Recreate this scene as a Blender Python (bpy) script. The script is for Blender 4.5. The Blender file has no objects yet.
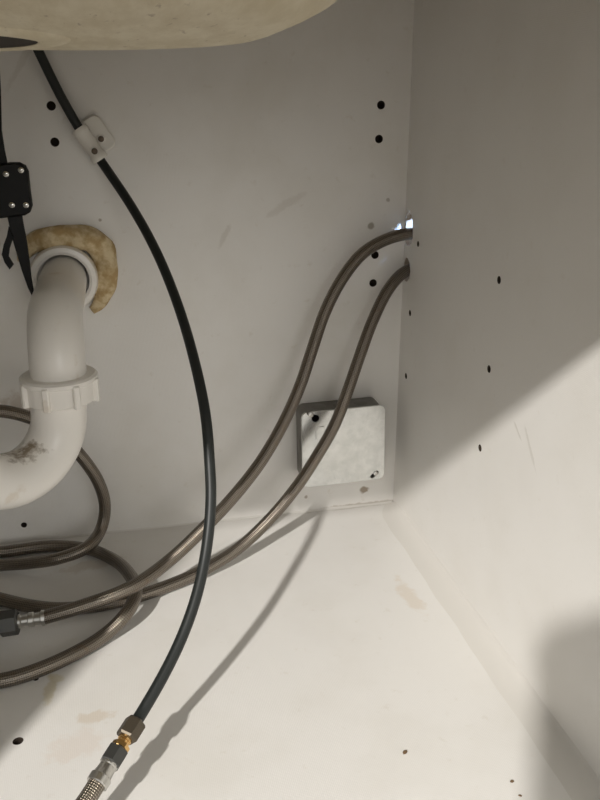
import bpy, bmesh, math, random
from mathutils import Vector, Matrix, noise
random.seed(4)
MM = 0.001
sc = bpy.context.scene
COL = sc.collection

# ------------------------------------------------------------------ camera
# world: X to the right (right cabinet wall is X=0), Y to the back (back wall is Y=0), Z up (cabinet floor Z=0); lengths in mm
YAW, PITCH, ROLL = 0.22106, -0.35069, -0.00132
CAM = Vector((-300.5, -826.5, 450.3)); FPX = 809.1
FW = Vector((math.sin(YAW)*math.cos(PITCH), math.cos(YAW)*math.cos(PITCH), math.sin(PITCH)))
R0 = Vector((math.cos(YAW), -math.sin(YAW), 0)); U0 = R0.cross(FW)
RT = R0*math.cos(ROLL) + U0*math.sin(ROLL); UP = -R0*math.sin(ROLL) + U0*math.cos(ROLL)
cd = bpy.data.cameras.new('camera'); cam = bpy.data.objects.new('camera', cd); COL.objects.link(cam)
cd.sensor_fit = 'VERTICAL'; cd.sensor_height = 24.0; cd.lens = FPX*24.0/800.0; cd.clip_start = 0.01
m = Matrix((RT, UP, -FW)).transposed().to_4x4(); m.translation = CAM*MM; cam.matrix_world = m
sc.camera = cam

# ------------------------------------------------------------------ world, lamp, exposure
w = bpy.data.worlds.new('room'); sc.world = w; w.use_nodes = True
bg = w.node_tree.nodes['Background']; bg.inputs[0].default_value = (1.0, 0.985, 0.94, 1); bg.inputs[1].default_value = 0.62
ld = bpy.data.lights.new('kitchen_lamp', 'POINT'); ld.energy = 485; ld.color = (1.0, 0.965, 0.915); ld.shadow_soft_size = 0.055
lo = bpy.data.objects.new('kitchen_lamp', ld); COL.objects.link(lo); lo.location = Vector((-1859, -2688, 2176))*MM
# added fill light on the far side of the room, brightens the back wall
wd = bpy.data.lights.new('back_wall_fill', 'AREA'); wd.shape = 'RECTANGLE'; wd.size = 1.5; wd.size_y = 1.1; wd.energy = 19.5; wd.color = (1.0, 0.985, 0.95)
wo = bpy.data.objects.new('back_wall_fill', wd); COL.objects.link(wo); wo.location = Vector((500, -4200, 1250))*MM
wo.rotation_euler = Vector((-0.12, 1, -0.05)).to_track_quat('-Z', 'Y').to_euler()
vs = sc.view_settings
sc.display_settings.display_device = 'sRGB'
vs.view_transform = 'Standard'; vs.look = 'None'; vs.gamma = 1.0; vs.use_curve_mapping = False; vs.exposure = 0.0

# cool light in the neighbouring compartment, leaking through the hole for the hoses
sd = bpy.data.lights.new('neighbour_led', 'SPOT'); sd.energy = 3.5; sd.color = (0.42, 0.62, 1.0); sd.shadow_soft_size = 0.006
sd.spot_size = math.radians(50); sd.spot_blend = 0.3
so = bpy.data.objects.new('neighbour_led', sd); COL.objects.link(so)
so.location = Vector((75, -64, 376))*MM
so.rotation_euler = (Vector((0, -12, 322)) - Vector((75, -64, 376))).to_track_quat('-Z', 'Y').to_euler()

# ------------------------------------------------------------------ measuring helpers (mm): a sight line met with a plane
def _ray(px, py): return FW + RT*((px-300)/FPX) + UP*((400-py)/FPX)
def atY(px, py, Y):
    d = _ray(px, py); return CAM + d*((Y-CAM.y)/d.y)
def atZ(px, py, Z):
    d = _ray(px, py); return CAM + d*((Z-CAM.z)/d.z)
def atX(px, py, X):
    d = _ray(px, py); return CAM + d*((X-CAM.x)/d.x)

# ------------------------------------------------------------------ materials
def mat(name, col, rough=0.5, metal=0.0, spec=0.5):
    mt = bpy.data.materials.new(name); mt.use_nodes = True
    b = mt.node_tree.nodes['Principled BSDF']
    b.inputs['Base Color'].default_value = (*col, 1); b.inputs['Roughness'].default_value = rough
    b.inputs['Metallic'].default_value = metal; b.inputs['Specular IOR Level'].default_value = spec
    return mt
class NT:
    def __init__(s, mt): s.t = mt.node_tree; s.b = s.t.nodes['Principled BSDF']
    def n(s, typ, **kw):
        nd = s.t.nodes.new(typ)
        for k, v in kw.items(): setattr(nd, k, v)
        return nd
    def l(s, a, b): s.t.links.new(a, b)
    def math(s, op, a, b=None, c=None, clamp=False):
        nd = s.n('ShaderNodeMath', operation=op); nd.use_clamp = clamp
        for i, v in enumerate((a, b, c)):
            if v is None: continue
            if isinstance(v, (int, float)): nd.inputs[i].default_value = v
            else: s.l(v, nd.inputs[i])
        return nd.outputs[0]
    def pos(s):
        g = s.n('ShaderNodeNewGeometry'); sp = s.n('ShaderNodeSeparateXYZ'); s.l(g.outputs['Position'], sp.inputs[0])
        return g.outputs['Position'], sp.outputs
    def noise(s, vec, scale, detail=3, rough=0.55):
        nd = s.n('ShaderNodeTexNoise'); nd.inputs['Scale'].default_value = scale; nd.inputs['Detail'].default_value = detail
        nd.inputs['Roughness'].default_value = rough; s.l(vec, nd.inputs['Vector']); return nd.outputs['Fac']
    def ramp(s, fac, a, b):
        nd = s.n('ShaderNodeMapRange'); nd.interpolation_type = 'SMOOTHSTEP'
        nd.inputs['From Min'].default_value = a; nd.inputs['From Max'].default_value = b; s.l(fac, nd.inputs['Value']); return nd.outputs[0]
    def mix(s, fac, a, b):
        nd = s.n('ShaderNodeMix', data_type='RGBA')
        if isinstance(fac, (int, float)): nd.inputs[0].default_value = fac
        else: s.l(fac, nd.inputs[0])
        for v, i in ((a, 6), (b, 7)):
            if isinstance(v, tuple): nd.inputs[i].default_value = (*v, 1)
            else: s.l(v, nd.inputs[i])
        return nd.outputs[2]
    def bump(s, h, strength, dist):
        nd = s.n('ShaderNodeBump'); nd.inputs['Strength'].default_value = strength; nd.inputs['Distance'].default_value = dist
        s.l(h, nd.inputs['Height']); s.l(nd.outputs[0], s.b.inputs['Normal'])

def melamine(name, base, ax, stains=(), scuffs=(), dirt=0.25, rough=0.42):
    """white laminate with linen embossing; ax = the two in-plane axes; stains (a, b, ra, rb, colour, strength) in mm"""
    mt = mat(name, base, rough); N = NT(mt); p, xyz = N.pos()
    big = N.noise(p, 9, 4); fine = N.noise(p, 70, 5, 0.65)
    c = N.mix(N.math('MULTIPLY', N.ramp(big, 0.42, 0.72), dirt), base, (base[0]*0.83, base[1]*0.81, base[2]*0.76))
    c = N.mix(N.math('MULTIPLY', N.ramp(fine, 0.60, 0.74), dirt*0.8), c, (base[0]*0.74, base[1]*0.69, base[2]*0.60))
    wob = N.math('MULTIPLY', N.math('SUBTRACT', N.noise(p, 75, 5, 0.65), 0.5), 2.4)
    for (a, b, ra, rb, rot, colr, st) in stains:
        da = N.math('SUBTRACT', xyz[ax[0]], a*MM); db = N.math('SUBTRACT', xyz[ax[1]], b*MM)
        ca, sa = math.cos(rot), math.sin(rot)
        u = N.math('DIVIDE', N.math('ADD', N.math('MULTIPLY', da, ca), N.math('MULTIPLY', db, sa)), ra*MM)
        v = N.math('DIVIDE', N.math('SUBTRACT', N.math('MULTIPLY', db, ca), N.math('MULTIPLY', da, sa)), rb*MM)
        d = N.math('ADD', N.math('SQRT', N.math('ADD', N.math('MULTIPLY', u, u), N.math('MULTIPLY', v, v))), wob)
        inv = N.n('ShaderNodeMapRange'); inv.interpolation_type = 'SMOOTHSTEP'
        inv.inputs['From Min'].default_value = 1.3; inv.inputs['From Max'].default_value = 0.62; N.l(d, inv.inputs['Value'])
        c = N.mix(N.math('MULTIPLY', inv.outputs[0], st), c, colr)
    N.l(c, N.b.inputs['Base Color'])
    # linen: two crossed fine waves
    k = 2*math.pi/(1.35*MM)
    jit = N.math('MULTIPLY', N.noise(p, 260, 2), 2.2)
    w1 = N.math('SINE', N.math('ADD', N.math('MULTIPLY', xyz[ax[0]], k), jit)); w2 = N.math('SINE', N.math('ADD', N.math('MULTIPLY', xyz[ax[1]], k), jit))
    h = N.math('ADD', N.math('MULTIPLY', N.math('ADD', w1, w2), 0.22), N.math('MULTIPLY', N.noise(p, 420, 3), 0.9))
    N.bump(h, 0.16, 0.0005)
    return mt

def braid(name, col=(0.235, 0.205, 0.17), rough=0.30, bump=0.45):
    mt = mat(name, col, rough, 1.0); N = NT(mt); N.b.inputs['Coat Weight'].default_value = 0.25; N.b.inputs['Coat Roughness'].default_value = 0.22
    uv = N.n('ShaderNodeUVMap'); sp = N.n('ShaderNodeSeparateXYZ'); N.l(uv.outputs[0], sp.inputs[0])
    u = N.math('MULTIPLY', sp.outputs[0], 2*math.pi*10); v = N.math('MULTIPLY', sp.outputs[1], 2*math.pi/3.4)
    a = N.math('SINE', N.math('ADD', u, v)); b = N.math('SINE', N.math('SUBTRACT', u, v))
    h = N.math('MULTIPLY', a, b); h01 = N.math('MULTIPLY_ADD', h, 0.5, 0.5)
    gap = N.ramp(h01, 0.0, 0.45)
    g = N.n('ShaderNodeNewGeometry'); sm = N.noise(g.outputs['Position'], 120, 3)
    c = N.mix(gap, (col[0]*0.28, col[1]*0.27, col[2]*0.25), col)
    c = N.mix(N.math('MULTIPLY', N.ramp(sm, 0.56, 0.75), 0.5), c, (0.20, 0.14, 0.09))
    N.l(c, N.b.inputs['Base Color']); N.bump(h, bump, 0.0004)
    return mt

M = {}
WHITE = (0.83, 0.81, 0.775)
sx = lambda px, py: atZ(px, py, 0)
def fl(px, py, ra, rb, rot, c, s):
    q = atZ(px, py, 0); return (q.x, q.y, ra, rb, rot, c, s)
def bk(px, py, ra, rb, rot, c, s):
    q = atY(px, py, 0); return (q.x, q.z, ra, rb, rot, c, s)
def rw(px, py, ra, rb, rot, c, s):
    q = atX(px, py, 0); return (q.y, q.z, ra, rb, rot, c, s)
TAN = (0.62, 0.50, 0.34); BROWN = (0.24, 0.17, 0.10)
M['floor'] = melamine('floor_laminate', WHITE, (0, 1), [
    fl(95, 716, 13, 6, 0.1, (0.66, 0.56, 0.44), 0.55), fl(50, 690, 5, 16, -0.1, (0.60, 0.52, 0.34), 0.6), fl(56, 678, 6, 6, 0, (0.62, 0.55, 0.36), 0.5),
    fl(410, 596, 8, 30, 0.1, (0.70, 0.60, 0.48), 0.45), fl(92, 565, 34, 10, 0.2, (0.50, 0.40, 0.28), 0.35), fl(340, 508, 60, 4, 0.0, BROWN, 0.30),
    fl(78, 745, 22, 14, 0.4, (0.75, 0.64, 0.55), 0.35)], dirt=0.30)
M['back'] = melamine('back_laminate', WHITE, (0, 2), [
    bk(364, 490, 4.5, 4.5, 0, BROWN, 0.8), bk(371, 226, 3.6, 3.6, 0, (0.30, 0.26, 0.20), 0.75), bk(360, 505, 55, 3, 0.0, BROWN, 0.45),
    bk(225, 235, 3, 12, -0.5, (0.45, 0.40, 0.33), 0.25), bk(285, 205, 22, 4, 0.5, (0.5, 0.45, 0.38), 0.22), bk(100, 220, 2, 2, 0, BROWN, 0.6),
    bk(25, 55, 40, 3, 1.0, (0.45, 0.40, 0.33), 0.2), bk(30, 400, 26, 12, 0.2, (0.42, 0.30, 0.2), 0.4), bk(388, 200, 2, 2, 0, BROWN, 0.5),
    bk(306, 497, 2, 2, 0, BROWN, 0.6)], dirt=0.40)
M['right'] = melamine('side_laminate', WHITE, (1, 2), [
    rw(530, 448, 1.6, 20, 2.45, (0.45, 0.42, 0.36), 0.28), rw(518, 432, 1.3, 9, 2.2, (0.45, 0.42, 0.36), 0.35)], dirt=0.22)
M['plain'] = melamine('plain_laminate', WHITE, (0, 2), dirt=0.2)
M['core'] = mat('particle_board', (0.055, 0.04, 0.028), 0.9)
M['rawedge'] = mat('raw_board_edge', (0.48, 0.40, 0.32), 0.85)
M['caulk'] = mat('caulk', (0.74, 0.715, 0.67), 0.5)
M['ground'] = mat('kitchen_floor', (0.085, 0.07, 0.055), 0.6)
M['counter'] = mat('counter_underside', (0.45, 0.40, 0.33), 0.8)
M['braid'] = braid('steel_braid'); M['brightbraid'] = braid('bright_steel_braid', (0.30, 0.26, 0.21), 0.28, 1.0)
M['steel'] = mat('crimp_steel', (0.62, 0.61, 0.58), 0.28, 1.0)
M['darkmetal'] = mat('tarnished_nut', (0.10, 0.10, 0.095), 0.4, 0.75)
M['oldbrass'] = mat('tarnished_brass', (0.12, 0.10, 0.075), 0.42, 0.7)
M['brass'] = mat('brass', (0.80, 0.52, 0.22), 0.25, 1.0)
M['rubber'] = mat('black_tube', (0.013, 0.016, 0.015), 0.46)
M['black'] = mat('black_plastic', (0.006, 0.006, 0.006), 0.5, 0.0, 0.3)
M['pvc'] = mat('pvc', (0.83, 0.80, 0.75), 0.30)
N = NT(M['pvc']); p_, xyz_ = N.pos()
c_ = N.mix(N.math('MULTIPLY', N.ramp(N.noise(p_, 38, 4), 0.60, 0.72), 0.35), (0.83, 0.80, 0.75), (0.56, 0.45, 0.32))
N.l(c_, N.b.inputs['Base Color'])
M['pvcstain'] = M['pvc'].copy(); M['pvcstain'].name = 'pvc_with_brown_drip_stain'
N = NT(M['pvcstain']); p_, xyz_ = N.pos(); g0 = atY(24, 452, -221)
acc = None
for i_, rr_ in enumerate((17, 14, 6.5)):
    dd = N.math('DIVIDE', N.math('SUBTRACT', xyz_[i_], g0[i_]*MM), rr_*MM); dd = N.math('MULTIPLY', dd, dd); acc = dd if acc is None else N.math('ADD', acc, dd)
acc = N.math('ADD', N.math('SQRT', acc), N.math('MULTIPLY', N.math('SUBTRACT', N.noise(p_, 130, 4, 0.65), 0.5), 2.6))
mr = N.n('ShaderNodeMapRange'); mr.inputs['From Min'].default_value = 1.1; mr.inputs['From Max'].default_value = 0.45; N.l(acc, mr.inputs['Value'])
N.l(N.mix(N.math('MULTIPLY', mr.outputs[0], 0.85), N.b.inputs['Base Color'].links[0].from_socket, (0.17, 0.115, 0.055)), N.b.inputs['Base Color'])
M['recess_shade'] = mat('drain_recess_shade', (0.022, 0.016, 0.010), 0.9)  # near-black colour paints the shade inside the drain recess
M['foam'] = mat('expanding_foam', (0.62, 0.46, 0.23), 0.75)
N = NT(M['foam']); p_, xyz_ = N.pos()
N.l(N.mix(N.ramp(N.noise(p_, 90, 4), 0.36, 0.66), (0.45, 0.31, 0.14), (0.72, 0.59, 0.37)), N.b.inputs['Base Color'])
N.bump(N.noise(p_, 240, 4), 0.5, 0.002)
M['sink'] = mat('sink_enamel', (0.70, 0.62, 0.45), 0.55)
N = NT(M['sink']); p_, xyz_ = N.pos()
mp = N.n('ShaderNodeMapping'); mp.inputs['Scale'].default_value = (1, 0.22, 1); N.l(p_, mp.inputs['Vector']); p_ = mp.outputs[0]
c_ = N.mix(N.ramp(N.noise(p_, 75, 5, 0.65), 0.3, 0.72), (0.60, 0.52, 0.36), (0.73, 0.66, 0.50))
c_ = N.mix(N.math('MULTIPLY', N.ramp(N.noise(p_, 230, 3, 0.6), 0.62, 0.72), 0.6), c_, (0.30, 0.22, 0.13))
N.l(c_, N.b.inputs['Base Color']); N.bump(N.noise(p_, 60, 4), 0.25, 0.002)
M['galv'] = mat('galvanised_steel', (0.66, 0.67, 0.66), 0.24, 0.88)
N = NT(M['galv']); p_, xyz_ = N.pos()
vo = N.n('ShaderNodeTexVoronoi'); vo.inputs['Scale'].default_value = 130; N.l(p_, vo.inputs['Vector'])
N.l(N.mix(N.ramp(N.noise(p_, 95, 5, 0.65), 0.3, 0.72), (0.66, 0.675, 0.665), (0.80, 0.81, 0.80)), N.b.inputs['Base Color'])
M['galvdark'] = mat('dull_galvanised', (0.22, 0.21, 0.19), 0.5, 0.5)
M['clip'] = mat('white_clip_plastic', (0.80, 0.77, 0.71), 0.4)
M['screw'] = mat('rusty_screw', (0.13, 0.10, 0.075), 0.5, 0.6)
M['chrome'] = mat('bright_rivet', (0.75, 0.75, 0.72), 0.2, 1.0)
M['phone'] = mat('phone_black', (0.02, 0.02, 0.022), 0.3)
M['crumb'] = mat('crumb_brown', (0.16, 0.10, 0.05), 0.9)

# ------------------------------------------------------------------ builders
def link_mesh(name, verts, faces, m, parent=None, smooth=True, uvs=None, angle=None):
    me = bpy.data.meshes.new(name); me.from_pydata([Vector(v)*MM for v in verts], [], faces)
    if uvs:
        ul = me.uv_layers.new(name='UVMap')
        for poly in me.polygons:
            for k, li in enumerate(poly.loop_indices): ul.data[li].uv = uvs[poly.index][k]
    for poly in me.polygons: poly.use_smooth = smooth
    bm = bmesh.new(); bm.from_mesh(me); bmesh.ops.recalc_face_normals(bm, faces=bm.faces)
    if angle:
        for e in bm.edges:
            if len(e.link_faces) == 2 and e.calc_face_angle(0) > math.radians(angle): e.smooth = False
    bm.to_mesh(me); bm.free()
    me.materials.append(m)
    o = bpy.data.objects.new(name, me); COL.objects.link(o)
    if parent: put(o, parent)
    return o
def put(o, parent):
    o.parent = parent; o.matrix_parent_inverse = Matrix.Translation(-parent_loc(parent))
def parent_loc(pr):
    v = pr.location.copy(); q = pr.parent
    while q: v += q.location + q.matrix_parent_inverse.translation if False else Vector((0, 0, 0)); q = q.parent
    return v
def thing(name, label, cat, loc, group=None):
    o = bpy.data.objects.new(name, None); COL.objects.link(o); o.location = Vector(loc)*MM; o.empty_display_size = 0.02
    o['label'] = label; o['category'] = cat
    if group: o['group'] = group
    return o
def tag(o, label, cat, group=None):
    o['label'] = label; o['category'] = cat
    if group: o['group'] = group
    return o
def structure(o): o['kind'] = 'structure'; return o

def spline(pts, step=3.0):
    """Catmull-Rom (centripetal-ish) through the points, resampled"""
    P = [Vector(q) for q in pts]; P = [P[0]*2-P[1]] + P + [P[-1]*2-P[-2]]; out = []
    for i in range(1, len(P)-2):
        a, b, c, d = P[i-1:i+3]
        t1 = max((b-a).length, 1e-3)**.5; t2 = t1 + max((c-b).length, 1e-3)**.5; t3 = t2 + max((d-c).length, 1e-3)**.5
        n = max(2, int((c-b).length/step))
        for k in range(n):
            t = t1 + (t2-t1)*k/n
            A1 = a*((t1-t)/t1) + b*(t/t1); A2 = b*((t2-t)/(t2-t1)) + c*((t-t1)/(t2-t1)); A3 = c*((t3-t)/(t3-t2)) + d*((t-t2)/(t3-t2))
            B1 = A1*((t2-t)/t2) + A2*(t/t2); B2 = A2*((t3-t)/(t3-t1)) + A3*((t-t1)/(t3-t1))
            out.append(B1*((t2-t)/(t2-t1)) + B2*((t-t1)/(t2-t1)))
    out.append(P[-2]); return out
def smooth_path(P, it=2):
    for _ in range(it):
        P = [P[0]] + [(P[i-1] + P[i]*2 + P[i+1])/4 for i in range(1, len(P)-1)] + [P[-1]]
    return P
def tube(name, path, r, m, parent=None, seg=16, cap=True, smooth=True):
    n = len(path); rf = r if callable(r) else (lambda i: r)
    T = [(path[min(i+1, n-1)] - path[max(i-1, 0)]).normalized() for i in range(n)]
    up = Vector((0, 0, 1)) if abs(T[0].z) < 0.9 else Vector((1, 0, 0))
    nn = (up - T[0]*up.dot(T[0])).normalized()
    V, F, UVS = [], [], []; L = 0; Ls = []
    for i in range(n):
        if i: L += (path[i]-path[i-1]).length; nn = (nn - T[i]*nn.dot(T[i])).normalized()
        bb = T[i].cross(nn); Ls.append(L)
        for k in range(seg):
            a = 2*math.pi*k/seg; V.append(path[i] + (nn*math.cos(a) + bb*math.sin(a))*rf(i))
    for i in range(n-1):
        for k in range(seg):
            k2 = (k+1) % seg
            F.append((i*seg+k, i*seg+k2, (i+1)*seg+k2, (i+1)*seg+k))
            UVS.append(((k/seg, Ls[i]), ((k+1)/seg, Ls[i]), ((k+1)/seg, Ls[i+1]), (k/seg, Ls[i+1])))
    if cap:
        F.append(tuple(range(seg))); UVS.append(tuple((0, 0) for _ in range(seg)))
        F.append(tuple((n-1)*seg+k for k in range(seg))); UVS.append(tuple((0, 0) for _ in range(seg)))
    return link_mesh(name, V, F, m, parent, smooth, UVS, 50)
def frame(axis):
    z = Vector(axis).normalized(); x = Vector((0, 0, 1)) if abs(z.z) < 0.9 else Vector((1, 0, 0))
    x = (x - z*x.dot(z)).normalized(); return x, z.cross(x), z
def lathe(name, base, axis, prof, m, parent=None, seg=32, angle=40, closed=False, hexa=None, rot=0.0):
    """profile [(r, h)...] turned about axis from base; closed joins the last ring to the first (a hollow ring)"""
    x, y, z = frame(axis); base = Vector(base); V, F = [], []; ns = hexa or seg
    for r, h in prof:
        for k in range(ns):
            a = 2*math.pi*k/ns + rot; V.append(base + (x*math.cos(a) + y*math.sin(a))*r + z*h)
    n = len(prof)
    for i in range(n if closed else n-1):
        j = (i+1) % n
        for k in range(ns):
            k2 = (k+1) % ns; F.append((i*ns+k, i*ns+k2, j*ns+k2, j*ns+k))
    if not closed:
        F.append(tuple(range(ns))); F.append(tuple((n-1)*ns+k for k in range(ns)))
    return link_mesh(name, V, F, m, parent, True, None, angle)
def rrect(hx, hy, r, n=6):
    out = []
    for cx, cy, a0 in ((hx-r, hy-r, 0), (-hx+r, hy-r, 90), (-hx+r, -hy+r, 180), (hx-r, -hy+r, 270)):
        for k in range(n+1):
            a = math.radians(a0 + 90*k/n); out.append((cx + r*math.cos(a), cy + r*math.sin(a)))
    return out
def loft(name, rings, m, parent=None, angle=35, cap=(True, True), closed=False):
    """rings: lists of equal length of points"""
    V = [q for rg in rings for q in rg]; ns = len(rings[0]); n = len(rings); F = []
    for i in range(n if closed else n-1):
        j = (i+1) % n
        for k in range(ns):
            k2 = (k+1) % ns; F.append((i*ns+k, i*ns+k2, j*ns+k2, j*ns+k))
    if not closed:
        if cap[0]: F.append(tuple(range(ns)))
        if cap[1]: F.append(tuple((n-1)*ns+k for k in range(ns)))
    return link_mesh(name, V, F, m, parent, True, None, angle)
def slab(name, c, ex, ey, ez, hx, hy, r, t, m, parent=None, bev=0.0, n=6):
    """rounded-rectangle plate: centre of its back face c, in-plane axes ex, ey, thickness t along ez"""
    c = Vector(c); ex = Vector(ex).normalized(); ey = Vector(ey).normalized(); ez = Vector(ez).normalized(); rg = []
    lv = [(0, 0), (0, t-bev), (bev, t)] if bev else [(0, 0), (0, t)]
    for ins, h in lv:
        rg.append([c + ex*a + ey*b + ez*h for a, b in rrect(hx-ins, hy-ins, max(r-ins, 0.3), n)])
    return loft(name, rg, m, parent)
def box_verts(x0, x1, y0, y1, z0, z1):
    V = [(x, y, z) for x in (x0, x1) for y in (y0, y1) for z in (z0, z1)]
    F = [(0, 1, 3, 2), (4, 6, 7, 5), (0, 4, 5, 1), (2, 3, 7, 6), (0, 2, 6, 4), (1, 5, 7, 3)]
    return V, F
def boxes(name, bs, m, parent=None):
    V, F = [], []
    for b in bs:
        v, f = box_verts(*b); k = len(V); V += v; F += [tuple(i+k for i in q) for q in f]
    return link_mesh(name, V, F, m, parent, False)
def cut(o, polys, mcut):
    """cut prisms out of o: each entry (list of base points, direction vector); cut faces take mcut"""
    V, F = [], []
    for base, d in polys:
        k = len(V); n = len(base); d = Vector(d)
        V += [Vector(q) for q in base] + [Vector(q)+d for q in base]
        F += [tuple(k+i for i in range(n)), tuple(k+n+i for i in range(n))] + [(k+i, k+(i+1) % n, k+n+(i+1) % n, k+n+i) for i in range(n)]
    c = link_mesh('cutter', V, F, o.data.materials[0], None, False)
    o.data.materials.append(mcut); c.data.materials.append(mcut)
    for poly in c.data.polygons: poly.material_index = 1
    md = o.modifiers.new('holes', 'BOOLEAN'); md.operation = 'DIFFERENCE'; md.solver = 'EXACT'; md.object = c
    bpy.context.view_layer.update()
    me = bpy.data.meshes.new_from_object(o.evaluated_get(bpy.context.evaluated_depsgraph_get()))
    o.modifiers.clear(); o.data = me
    cm = c.data; bpy.data.objects.remove(c); bpy.data.meshes.remove(cm)
def circ(c, ax1, ax2, r, n=16, r2=None):
    c = Vector(c); return [c + Vector(ax1)*(r*math.cos(2*math.pi*k/n)) + Vector(ax2)*((r2 or r)*math.sin(2*math.pi*k/n)) for k in range(n)]
EX, EY, EZ = Vector((1, 0, 0)), Vector((0, 1, 0)), Vector((0, 0, 1))

# ------------------------------------------------------------------ the cabinet
LEFT, FRONT, TOP, T = -1050, -620, 752, 16
wb = structure(boxes('wall_back', [(LEFT, T, 0, T, -20, TOP)], M['back']))
holes = [(-350, 449), (-350, 417)]
for q in ((381, 105), (379, 139), (375, 255), (373, 283)):
    v = atY(*q, 0); holes.append((v.x, v.z))
v = atY(24, 525, 0)
cut(wb, [(circ((x, -1, z), EX, EZ, 4.2), (0, 13, 0)) for x, z in holes] + [(circ((v.x, -1, v.z), EX, EZ, 3.2), (0, 11, 0))], M['core'])

wr = structure(boxes('wall_right', [(0, T, FRONT+20, -0.05, -20, TOP)], M['right']))
polys = []
for q in ((410, 313), (406, 376), (499, 280), (489, 369), (480, 448)):
    v = atX(*q, 0); polys.append((circ((-1, v.y, v.z), EY, EZ, 3.3), (12, 0, 0)))
v = atX(416, 243, 0); polys.append((circ((-1, v.y-6, v.z), EY, EZ, 3.0), (12, 0, 0)))
h1 = [(-3, 312), (-3, 322), (-4, 336), (-7, 343), (-11, 346), (-13, 341), (-17, 343), (-21, 338), (-24, 329), (-25, 320), (-22, 313), (-15, 310), (-8, 309)]
h2 = [(-3, 275), (-3, 290), (-7, 296), (-13, 296), (-19, 292), (-22, 284), (-20, 276), (-13, 271), (-7, 271)]
for h in (h1, h2): polys.append(([(-2, y, z) for y, z in h], (T+5, 0, 0)))
cut(wr, polys, M['rawedge'])
# shelf-pin holes show their dark core
wr.data.materials.append(M['core'])
for poly in wr.data.polygons:
    cz = poly.center/MM
    if poly.material_index == 1 and not (-27 < cz.y < 0 and (266 < cz.z < 300 or 305 < cz.z < 345)): poly.material_index = 2

fo = structure(boxes('floor', [(LEFT, 0, FRONT, 0, -T, 0)], M['floor']))
v1, v2 = atZ(18, 741, 0), atZ(36, 679, 0)
cut(fo, [(circ((v1.x, v1.y, 1), EX, EY, 4.0), (0, 0, -13)), (circ((v2.x, v2.y, 1), EX, EY, 2.2), (0, 0, -10))], M['core'])
structure(boxes('wall_left', [(LEFT-T, LEFT, FRONT+20, T, -20, TOP)], M['plain']))
# face frame: the top rail and left stile that shade the interior
structure(boxes('trim_1', [(LEFT-T, T+30, FRONT, FRONT+18, 500, TOP)], M['plain']))
structure(boxes('trim_2', [(LEFT-T, -595, FRONT, FRONT+18, -20, 500)], M['plain']))
structure(boxes('trim_3', [(LEFT-T, T+30, FRONT+25, FRONT+45, -118, -20)], M['plain']))
structure(boxes('ceiling', [(LEFT-T, 40, -650, -565, TOP, TOP+35), (LEFT-T, 40, -185, 30, TOP, TOP+35), (LEFT-T, -620, -565, -185, TOP, TOP+35), (-172, 40, -565, -185, TOP, TOP+35)], M['counter']))
structure(boxes('ground', [(-3500, 1500, -4500, 400, -150, -118)], M['ground']))
# caulk fillet along the right wall
rg = []
for i in range(41):
    y = -1 - (-(FRONT)-3)*i/40.0
    wv = 24 + 2.5*noise.noise(Vector((i*0.35, 2, 0))); hv = 7 + 1*noise.noise(Vector((i*0.4, 7, 0)))
    s = 0.45 if i == 0 else (0.8 if i == 1 else 1.0); wv *= s; hv *= s
    prof = [(0, 0)] + [(-wv*(1-math.sin(a)), hv*(1-math.cos(a))) for a in [math.pi/2*k/6 for k in range(7)]]
    rg.append([Vector((x, y, z)) for x, z in prof])
structure(loft('trim_4', rg, M['caulk'], angle=60))
# bead along the back wall
rg = []
for i in range(41):
    x = -2 + (LEFT+4)*i/40.0; wv = 2.0 + 0.8*noise.noise(Vector((i*0.5, 4, 1)))
    rg.append([Vector((x, y, z)) for y, z in ((0, 0), (-wv, 0), (-wv*0.35, wv*0.3), (0, wv))])
structure(loft('trim_5', rg, M['caulk'], angle=80))

# ------------------------------------------------------------------ sink bowl
sk = thing('sink', 'beige enamelled sink bowl seen from below at the top of the cabinet', 'sink', (-407, -375, 485))
def sring(hx, hy, r, z, cx=-395, cy=-375): return [Vector((cx+a, cy+b, z)) for a, b in rrect(hx, hy, r, 12)]
HX, HY, ZB = 220, 187, 481
prof = [(95, 0.2, 60)]
for k in range(9):
    a = math.radians(90*k/8); prof.append((52 - 52*math.sin(a), 52 - 52*math.cos(a), 0))
rings = [sring(40, 40, 30, ZB), sring(HX-110, HY-110, 60, ZB+0.5), sring(HX-70, HY-70, 95, ZB+1.0)]
for k in range(10):
    a = math.radians(90*k/9); rings.append(sring(HX-50+50*math.sin(a), HY-50+50*math.sin(a), 112, ZB+2+55*(1-math.cos(a))))
rings += [sring(HX+4, HY+4, 112, TOP-14), sring(HX+22, HY+22, 120, TOP-10), sring(HX+22, HY+22, 120, TOP-1), sring(HX-4, HY-4, 104, TOP-1), sring(HX-12, HY-12, 100, ZB+70)]
for k in range(1, 8):
    a = math.radians(90*k/7); rings.append(sring(HX-12-40*(1-math.cos(a)), HY-12-40*(1-math.cos(a)), 70, ZB+70-54*math.sin(a)))
rings.append(sring(40, 40, 30, ZB+13))
loft('bowl', rings, M['sink'], sk, angle=60)
tip = atZ(43, 43, ZB); DRR = 84
dr = Vector((tip.x-DRR, tip.y-24, ZB))
lathe('drain_rim', dr+Vector((0, 0, 0.6)), -EZ, [(DRR-1, 0), (DRR+16, 0), (DRR+14, 1.2), (DRR+8, 2.4), (DRR+2, 2.6), (DRR-1, 1.6)], M['sink'], sk, 56, 70, closed=True)
lathe('drain_recess_disc', dr+Vector((0, 0, 0.5)), -EZ, [(DRR, 0), (DRR, 1.2), (38, 1.4), (34, 1.4)], M['recess_shade'], sk, 56)  # flat dark disc in place of an open, shadowed recess
lathe('strainer', dr+Vector((0, 0, -0.5)), -EZ, [(34, 0), (34, 30), (26, 44), (20, 46)], M['steel'], sk, 40)

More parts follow.
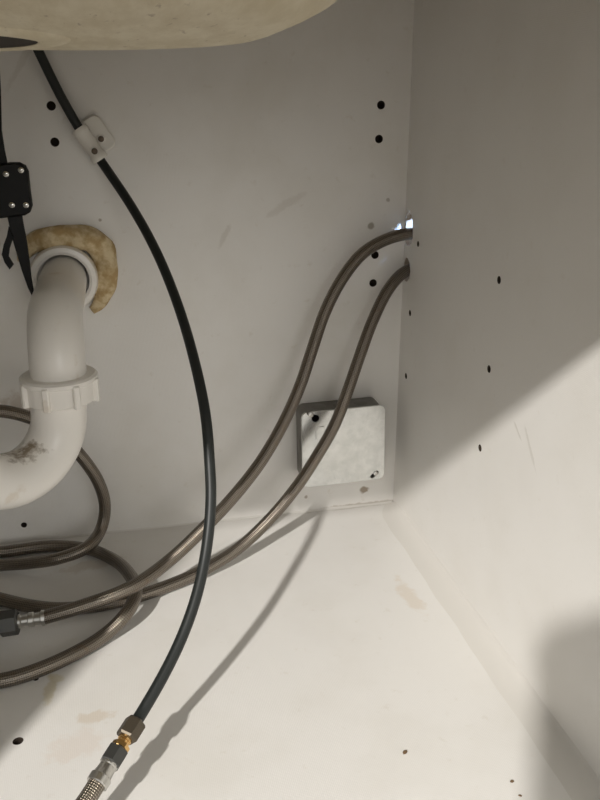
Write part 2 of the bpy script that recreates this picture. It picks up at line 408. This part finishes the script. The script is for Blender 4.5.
# ------------------------------------------------------------------ drain trap
AX, AZ, LY = -353.5, 291, -190
tp = thing('drain_trap', 'white plastic drain trap coming out of the back wall through a foam ring', 'drain pipe', (AX, LY, AZ))
PR = 21.8
path = [Vector((AX, -2 - 146*i/20, AZ)) for i in range(21)]
for k in range(1, 17):
    a = math.radians(90*k/16); path.append(Vector((AX, -148 - 42*math.sin(a), AZ - 42*(1-math.cos(a)))))
path += [Vector((AX, LY, AZ-42-6)), Vector((AX, LY, AZ-42-14))]
tube('trap_arm', path, PR, M['pvc'], tp, 32)
NZ = 239    # slip nut centre
def slip_nut(c, axis, parent, ro=28.6, h=22, lugs=8, off=0.48):
    nut = lathe('slip_nut', Vector(c)-Vector(axis)*h*0.5, axis, [(ro-7, 0), (ro-2.5, 0), (ro-0.5, 2), (ro-0.5, h-6), (ro+1.5, h-4.5), (ro+1.5, h-1.5), (ro-0.5, h), (ro-8, h), (PR+0.6, h-4), (PR+0.6, 2)], M['pvc'], parent, 48, 30, closed=True)
    x, y, z = frame(axis)
    for k in range(lugs):
        a = 2*math.pi*k/lugs+off; d = x*math.cos(a)+y*math.sin(a); t = z.cross(d)
        slab('lug', Vector(c)+d*(ro-1.5)-z*1.5, t, z, d, 2.6, 9.5, 1.2, 4.6, M['pvc'], nut, 0.8, 2)
    return nut
slip_nut((AX, LY, NZ), EZ, tp)
UA = math.radians(218); ud = Vector((math.cos(UA), math.sin(UA), 0)); UR = 44
leg = Vector((AX, LY, 0)); zc = 219
leg = leg + Vector((-3, 0, 0)); path = [Vector((AX, LY, NZ+2)), Vector((AX-0.8, LY, 231)), Vector((AX-2, LY, 225))]
for k in range(0, 33):
    a = math.pi*k/32; path.append(leg + ud*(UR*(1-math.cos(a))) + Vector((0, 0, zc - UR*math.sin(a))))
e = leg + ud*(2*UR)
path += [e + Vector((0, 0, z)) for z in (226, 236, 248)]
tube('trap_bend', path, PR, M['pvcstain'], tp, 32)
slip_nut((e.x, e.y, 262), EZ, tp, off=0.2)
tube('tailpiece', [e + Vector((0, 0, 250)), Vector((e.x, e.y, 330)), Vector((dr.x, dr.y, 400)), Vector((dr.x, dr.y, ZB-47))], 19, M['pvc'], tp, 28)
# wall ring (slip-joint washer nut on the stub-out)
lathe('wall_ring', (AX, -6, AZ), -EY, [(24.4, 0), (31.5, 0), (32.5, 2), (32.5, 14), (31, 17.5), (27, 18.5), (24.4, 17)], M['pvc'], tp, 56, 35, closed=True)
# expanding foam, a lumpy collar squeezed out round the ring
V, F = [], []; n, sgm = 60, 14
for i in range(n):
    a = math.radians(158 - 215*i/(n-1)); tap = min(1, 0.35 + 3.2*min(i, n-1-i)/(n-1))
    R = 38.0 + 2.5*math.sin(i*0.23+0.6) + 2 + 3.5*math.exp(-((i/n-0.55)/0.2)**2); c = Vector((AX + R*math.cos(a), 0, AZ + R*math.sin(a)))
    rad = Vector((math.cos(a), 0, math.sin(a)))
    for k in range(sgm):
        b = 2*math.pi*k/sgm; rr = (12.0 + 3.0*noise.noise(Vector((i*0.16, math.cos(b), math.sin(b)+5)))) * tap
        q = c + rad*(rr*math.cos(b)) - EY*(9.0*tap + rr*0.95*math.sin(b)*0.85)
        q.y = min(q.y, -0.2); V.append(q)
for i in range(n-1):
    for k in range(sgm): k2 = (k+1) % sgm; F.append((i*sgm+k, i*sgm+k2, (i+1)*sgm+k2, (i+1)*sgm+k))
F += [tuple(range(sgm)), tuple((n-1)*sgm+k for k in range(sgm))]
tag(link_mesh('foam_collar', V, F, M['foam']), 'lumpy yellow-brown expanding foam around the pipe where it enters the back wall', 'foam')

# ------------------------------------------------------------------ braided hoses
HR = 6.3
def ctl(L): return [atY(a, b, -c) if k == 'Y' else atZ(a, b, c) for a, b, k, c in L]
hole1, hole2 = Vector((0, -13.5, 322)), Vector((0, -12.5, 283))
# upper hose
pts = [Vector((70, -30, 312)), Vector((30, -18, 320)), hole1] + ctl([(385, 240, 'Y', 17), (362, 254, 'Y', 24), (342, 279, 'Y', 32), (325, 312, 'Y', 40), (312, 350, 'Y', 50), (300, 386, 'Y', 60),
    (284, 422, 'Y', 72), (262, 460, 'Y', 88), (235, 495, 'Y', 108), (205, 527, 'Y', 130), (170, 560, 'Y', 146), (130, 588, 'Z', 37), (80, 607, 'Z', 30), (42, 618, 'Z', 23)])
tail = pts[-1]; prev = pts[-2]
path = smooth_path(spline(pts), 3)
h = thing('braided_hose', 'braided steel hose that enters through the upper, blue-lit hole and ends in a hex nut', 'hose', hole1, 'braided steel hoses')
tube('braid', path, HR, M['braid'], h)
d = (path[-1]-path[-4]).normalized(); d.z *= 0.3; d.normalize()
cr = lathe('crimp_sleeve', path[-1]-d*3, d, [(6.8, 0), (7.0, 3), (5.6, 4), (5.4, 9), (6.6, 10), (6.6, 14), (4.8, 15), (4.8, 20), (6.2, 21), (6.2, 24)], M['steel'], h, 24)
b0 = path[-1] + d*20
lathe('hex_nut', b0, d, [(9.0, 0), (11.5, 1.5), (11.5, 15), (9.5, 16.5)], M['darkmetal'], h, angle=20, hexa=6, rot=0.4)
lathe('valve_body', b0+d*16, d, [(7, 0), (7, 6), (12.5, 7), (13.5, 12), (13.5, 34), (10, 40)], M['darkmetal'], h, 24)
# lower hose
pts = [Vector((70, -26, 286)), Vector((30, -16, 288)), hole2] + ctl([(390, 287, 'Y', 22), (373, 320, 'Y', 33), (360, 355, 'Y', 43), (348, 390, 'Y', 52), (335, 424, 'Y', 58), (317, 456, 'Y', 64), (295, 489, 'Y', 72),
    (265, 524, 'Y', 84), (235, 551, 'Z', 18), (200, 572, 'Z', 9), (165, 587, 'Z', 6.5), (135, 597, 'Z', 6.5), (100, 605, 'Z', 6.5), (60, 609, 'Z', 6.5), (30, 606, 'Z', 6.5), (0, 599, 'Z', 6.5), (-40, 588, 'Z', 6.5), (-90, 585, 'Z', 6.5)])
h = thing('braided_hose', 'braided steel hose from the lower hole, passing in front of the metal junction box', 'hose', hole2, 'braided steel hoses')
tube('braid', smooth_path(spline(pts), 3), HR, M['braid'], h)
# coil on the floor and up behind the trap
A = ctl([(-120, 470, 'Y', 62), (-90, 432, 'Y', 62), (-45, 414, 'Y', 60), (0, 411, 'Y', 58), (28, 417, 'Y', 55), (55, 430, 'Y', 52), (80, 455, 'Y', 48), (98, 481, 'Y', 44), (105, 506, 'Y', 41), (101, 529, 'Y', 44), (86, 548, 'Z', 25), (60, 558, 'Z', 20), (30, 563, 'Z', 13), (0, 565, 'Z', 8),
    (-60, 572, 'Z', 7)])
B = ctl([(-70, 554, 'Z', 7), (0, 552, 'Z', 6.5), (50, 546, 'Z', 6.5), (88, 549, 'Z', 6.5), (114, 560, 'Z', 9), (130, 575, 'Z', 17), (136, 592, 'Z', 23), (127, 613, 'Z', 19), (105, 635, 'Z', 8.5), (70, 656, 'Z', 6.5), (30, 673, 'Z', 6.5), (0, 681, 'Z', 6.5), (-60, 685, 'Z', 6.5), (-110, 680, 'Z', 6.5)])
h = thing('braided_hose', 'braided steel hose arching up behind the white drain trap', 'hose', A[8], 'braided steel hoses')
tube('braid', smooth_path(spline(A), 3), HR, M['braid'], h)
h = thing('braided_hose', 'braided steel hose lying in an open loop on the floor at the left', 'hose', B[5], 'braided steel hoses')
tube('braid', smooth_path(spline(B), 3), HR, M['braid'], h)

# ------------------------------------------------------------------ black tube with brass coupling
ct = ctl([(12, -10, 'Y', 15), (25, 22, 'Y', 15), (40, 54, 'Y', 14), (58, 91, 'Y', 13), (77, 125, 'Y', 13), (101, 161, 'Y', 16), (130, 204, 'Y', 48), (156, 251, 'Y', 92), (178, 305, 'Y', 138), (195, 363, 'Y', 184), (206, 418, 'Y', 218)])
ct += [Vector(q) for q in ((-242, -239, 180), (-243, -250, 164), (-246, -261, 144), (-253, -278, 119), (-263, -297, 97), (-277, -316, 76), (-294, -336, 58.5), (-309, -352, 46))]
pth = smooth_path(spline(ct), 8)
h = thing('black_tube', 'black plastic tube hanging from a white wall clip down to a brass coupling', 'tube', ct[-1])
ax = (Vector((-336, -390, 34.5)) - pth[-1]).normalized(); p0 = pth[-1] + ax*7.5
tube('tube', smooth_path(pth + [pth[-1]+ax*3, p0-ax*1, p0+ax*2], 1), 4.35, M['rubber'], h, 16)
lathe('compression_nut', p0-ax*1, ax, [(5, 0), (7.0, 0.3), (7.9, 1.6), (7.9, 13), (7.0, 14.4), (5, 14.4)], M['oldbrass'], h, angle=20, hexa=6, rot=0.3)
lathe('coupling_body', p0+ax*13, ax, [(4.9, 0), (4.9, 2.4), (4.3, 2.8), (4.3, 4.2), (4.9, 4.6), (4.9, 11)], M['brass'], h, angle=20)
lathe('brass_hex', p0+ax*17.5, ax, [(5.2, 0), (6.4, 0.7), (6.4, 3.8), (5.4, 4.5)], M['brass'], h, angle=20, hexa=6, rot=0.1)
lathe('coupling_nut', p0+ax*21.5, ax, [(6.4, 0), (7.8, 1.3), (7.8, 11.5), (6.6, 12.8)], M['darkmetal'], h, angle=20, hexa=6, rot=0.55)
lathe('crimp_collar', p0+ax*33.5, ax, [(6.4, 0), (6.4, 1.3), (5.7, 1.9), (6.5, 9), (7.5, 10), (7.5, 15), (6.8, 15.6)], M['steel'], h, 28)
q0 = p0+ax*46
tail = [q0, q0+ax*14, q0+ax*32+Vector((-1, 0, 2)), q0+ax*60+Vector((-6, 0, 6)), q0+ax*100+Vector((-20, 10, 0)), q0+ax*150+Vector((-60, 40, -4))]
tail = [Vector((q.x, max(q.y, -590), max(q.z, 7))) for q in tail]
tube('braided_tail', smooth_path(spline(tail), 2), 6.0, M['brightbraid'], h, 18)

# ------------------------------------------------------------------ white clip holding the tube
c0, c1 = atY(79, 128, -13), atY(101, 160, -15); ca = (c1-c0).normalized(); side = ca.cross(EY).normalized()
if side.x < 0: side = -side
k = thing('wall_clip', 'white plastic two-lobed clip screwed to the back wall around the black tube', 'clip', ((c0+c1)/2).to_tuple())
lathe('sleeve', c0, ca, [(4.7, 0), (7.4, 0), (7.9, 1.5), (7.9, 5), (7.2, 6.2), (7.2, (c1-c0).length-7), (8.0, (c1-c0).length-6), (8.0, (c1-c0).length-1), (7.4, (c1-c0).length), (4.7, (c1-c0).length)], M['clip'], k, 28, closed=True)
mid = (c0+c1)/2; mid = Vector((mid.x, -0.2, mid.z)) + side*9 - ca*3
slab('plate', mid, side, ca, -EY, 12.5, 17, 7, 6.5, M['clip'], k, 1.2, 6)
s1 = atY(101, 139, -7.2); s2 = (c0+c1)/2 + ca*7; s2.y = s2.y-7.9
for q in (s1, s2):
    sw = lathe('screw', q+EY*0.6, -EY, [(2.4, 0), (2.9, 0.6), (2.5, 1.5), (1.2, 1.9)], M['screw'], k, 16)
lathe('wall_screw_boss', s1+EY*1.0, -EY, [(4.4, 0), (4.2, 0.8), (3.6, 1.1)], M['clip'], k, 20)

# ------------------------------------------------------------------ black buckle strap
b = thing('buckle_strap', 'black plastic buckle with bright rivets and a dangling strap beside the drain pipe', 'strap', atY(14, 190, -58))
YB = -58
def flat(name, pix, th, m, parent, Yf=YB, bev=1.0):
    P = [atY(x, y, Yf) for x, y in pix]; c = sum(P, Vector())/len(P)
    back = [q for q in P]; mid_ = [q-EY*(th-bev) for q in P]; fr = [c+(q-c)*0.93-EY*th for q in P]
    return loft(name, [back, mid_, fr], m, parent, 40)
body = flat('buckle_body', [(-8, 168), (-4, 164), (4, 163), (10, 162), (20, 162), (26, 165), (29, 171), (31, 190), (33, 205), (31, 211), (26, 214), (10, 216), (0, 217), (-8, 214), (-10, 190)], 12, M['black'], b, YB, 2)
for q in ((6, 174), (21, 170), (12, 205), (26, 205)):
    v = atY(*q, YB-11.6); lathe('rivet', v, -EY, [(2.7, 0), (2.5, 0.8), (1.4, 1.5)], M['chrome'], b, 16)
flat('strap_tail', [(7, 214), (22, 213), (24, 225), (27, 240), (30, 262), (32, 280), (34, 290), (32, 295), (28, 287), (22, 270), (16, 250), (13, 240)], 3.5, M['black'], b, YB-3, 0.8)
flat('hook', [(9, 226), (14, 236), (10, 248), (9, 256), (14, 264), (10, 269), (5, 262), (2, 254), (4, 244), (7, 236)], 4, M['black'], b, YB-4, 0.8)
flat('web_strap', [(-2, 40), (1, 90), (2, 130), (5, 150), (8, 164), (-4, 168), (-6, 130), (-7, 90), (-10, 40)], 3, M['black'], b, YB-3, 0.6)

# ------------------------------------------------------------------ junction box
BY = -32.0
cr = [atY(x, y, BY) for x, y in ((300, 412), (384, 405), (385, 477), (303, 488))]
cc = sum(cr, Vector())/4; ang = 0.018
ex = (EX*math.cos(ang)+EZ*math.sin(ang)); ez = (-EX*math.sin(ang)+EZ*math.cos(ang))
hw = ((cr[1]-cr[0]).length + (cr[2]-cr[3]).length)/4; hh = ((cr[3]-cr[0]).length + (cr[2]-cr[1]).length)/4
j = thing('junction_box', 'square galvanised steel junction box with a blank cover low in the back corner', 'junction box', (cc.x, 0, cc.z-hh))
def bring(w_, h_, r_, y_): return [Vector((cc.x, y_, cc.z)) + ex*a + ez*b_ for a, b_ in rrect(w_, h_, r_, 6)]
o1, o2 = hw-1.2, hh-1.2
loft('box_body', [bring(o1-1.8, o2-1.8, 7, -3), bring(o1-1.8, o2-1.8, 7, BY+0.2), bring(o1, o2, 8, BY+0.2), bring(o1, o2, 8, -2), bring(o1-2, o2-2, 7, -0.2)], M['galvdark'], j)
cv = slab('cover', (cc.x, BY+0.1, cc.z), ex, ez, -EY, hw, hh, 7, 1.8, M['galv'], j, 0.5)
def cpt(px, py, off=0): return atY(px, py, BY-1.7-off)
c1_, c2_ = cpt(315, 417.5), cpt(374.5, 474.5)
def capsule(c, u, L, r):
    u = Vector(u).normalized(); v = EY.cross(u); out = []
    for k in range(9): a = -math.pi/2 + math.pi*k/8; out.append(Vector(c) + u*(L+r*math.cos(a)) + v*(r*math.sin(a)))
    for k in range(9): a = math.pi/2 + math.pi*k/8; out.append(Vector(c) + u*(-L+r*math.cos(a)) + v*(r*math.sin(a)))
    return out
cut(cv, [([q - EY*2 for q in capsule(c1_-ex*3.0+ez*2.4, (0.75, 0, -0.65), 5.2, 2.4)], (0, 6, 0)), ([q - EY*2 for q in capsule(c2_, (0.75, 0, 0.65), 3.4, 2.4)], (0, 6, 0))], M['galvdark'])
cut(cv, [([q - EY*2 for q in circ(c1_+ex*0.5-ez*1.2, EX, EZ, 4.3, 18)], (0, 6, 0))], M['galvdark'])
lathe('screw', c1_+EY*1.4-ex*4.6+ez*3.6, -EY, [(3.0, 0), (3.0, 1.6), (2.0, 2.4)], M['steel'], j, 16)
lathe('screw', c2_+EY*1.0+ex*1.4+ez*1.4, -EY, [(2.8, 0), (2.8, 1.6), (1.8, 2.4)], M['steel'], j, 16)
slab('stamped_tab', cpt(320, 433, -0.1), ex, ez, -EY, 4.8, 7.5, 0.8, 0.9, M['galv'], j, 0.3)
for a in (-24, 0, 24):
    lathe('knockout', Vector((cc.x, BY*0.5, cc.z)) + ex*a + ez*(o2-0.2), ez, [(8, 0), (8, 0.5), (7, 0.9)], M['galvdark'], j, 20)
lathe('knockout', Vector((cc.x, BY*0.5, cc.z)) - ex*(o1-0.2), -ex, [(8, 0), (8, 0.5), (7, 0.9)], M['galvdark'], j, 20)

# ------------------------------------------------------------------ small things
v = atY(30, 247, 0)
tag(lathe('wall_screw', v, -EY, [(1.6, 0), (1.6, 4), (3.2, 5), (3.2, 6.5), (2.2, 7.2)], M['screw'], None, 14), 'small brown screw head in the back wall left of the foam collar', 'screw')
def crumb(px, py, s, label):
    q = atZ(px, py, 0); bm = bmesh.new(); bmesh.ops.create_icosphere(bm, subdivisions=1, radius=s*MM)
    for v_ in bm.verts: v_.co *= 1+0.35*noise.noise(v_.co*900+Vector((px, 0, 0))); v_.co.x *= 1.5; v_.co.z *= 0.6
    zm = min(v_.co.z for v_ in bm.verts); me = bpy.data.meshes.new('crumb'); bm.to_mesh(me); bm.free(); me.materials.append(M['crumb'])
    o = bpy.data.objects.new('crumb', me); COL.objects.link(o); o.location = Vector((q.x, q.y, 0))*MM - Vector((0, 0, zm)); o.rotation_euler.z = px*0.7
    tag(o, label, 'crumb', 'crumbs on the cabinet floor')
crumb(405, 753, 1.6, 'largest brown crumb lying alone on the lit floor near the bottom edge')
crumb(512, 782, 1.2, 'small brown crumb on the floor beside the shadow at the lower right')
crumb(520, 796, 0.9, 'tiny crumb at the very bottom edge below another crumb')

# the photographer's phone on its stand, outside the cabinet front: it throws the shadow at the lower right
ph = thing('smartphone', 'black smartphone held in front of the open cabinet', 'phone', (-338, -850, 400))
tl = Vector((-400, -838, 509)); dn = Vector((0, math.sin(PITCH), -math.cos(PITCH))); n_ = Vector((0, math.cos(PITCH), math.sin(PITCH)))
slab('phone_body', tl + EX*37 + dn*75 - n_*10, EX, dn, n_, 37, 75, 22, 8.5, M['phone'], ph, 1.5, 8)
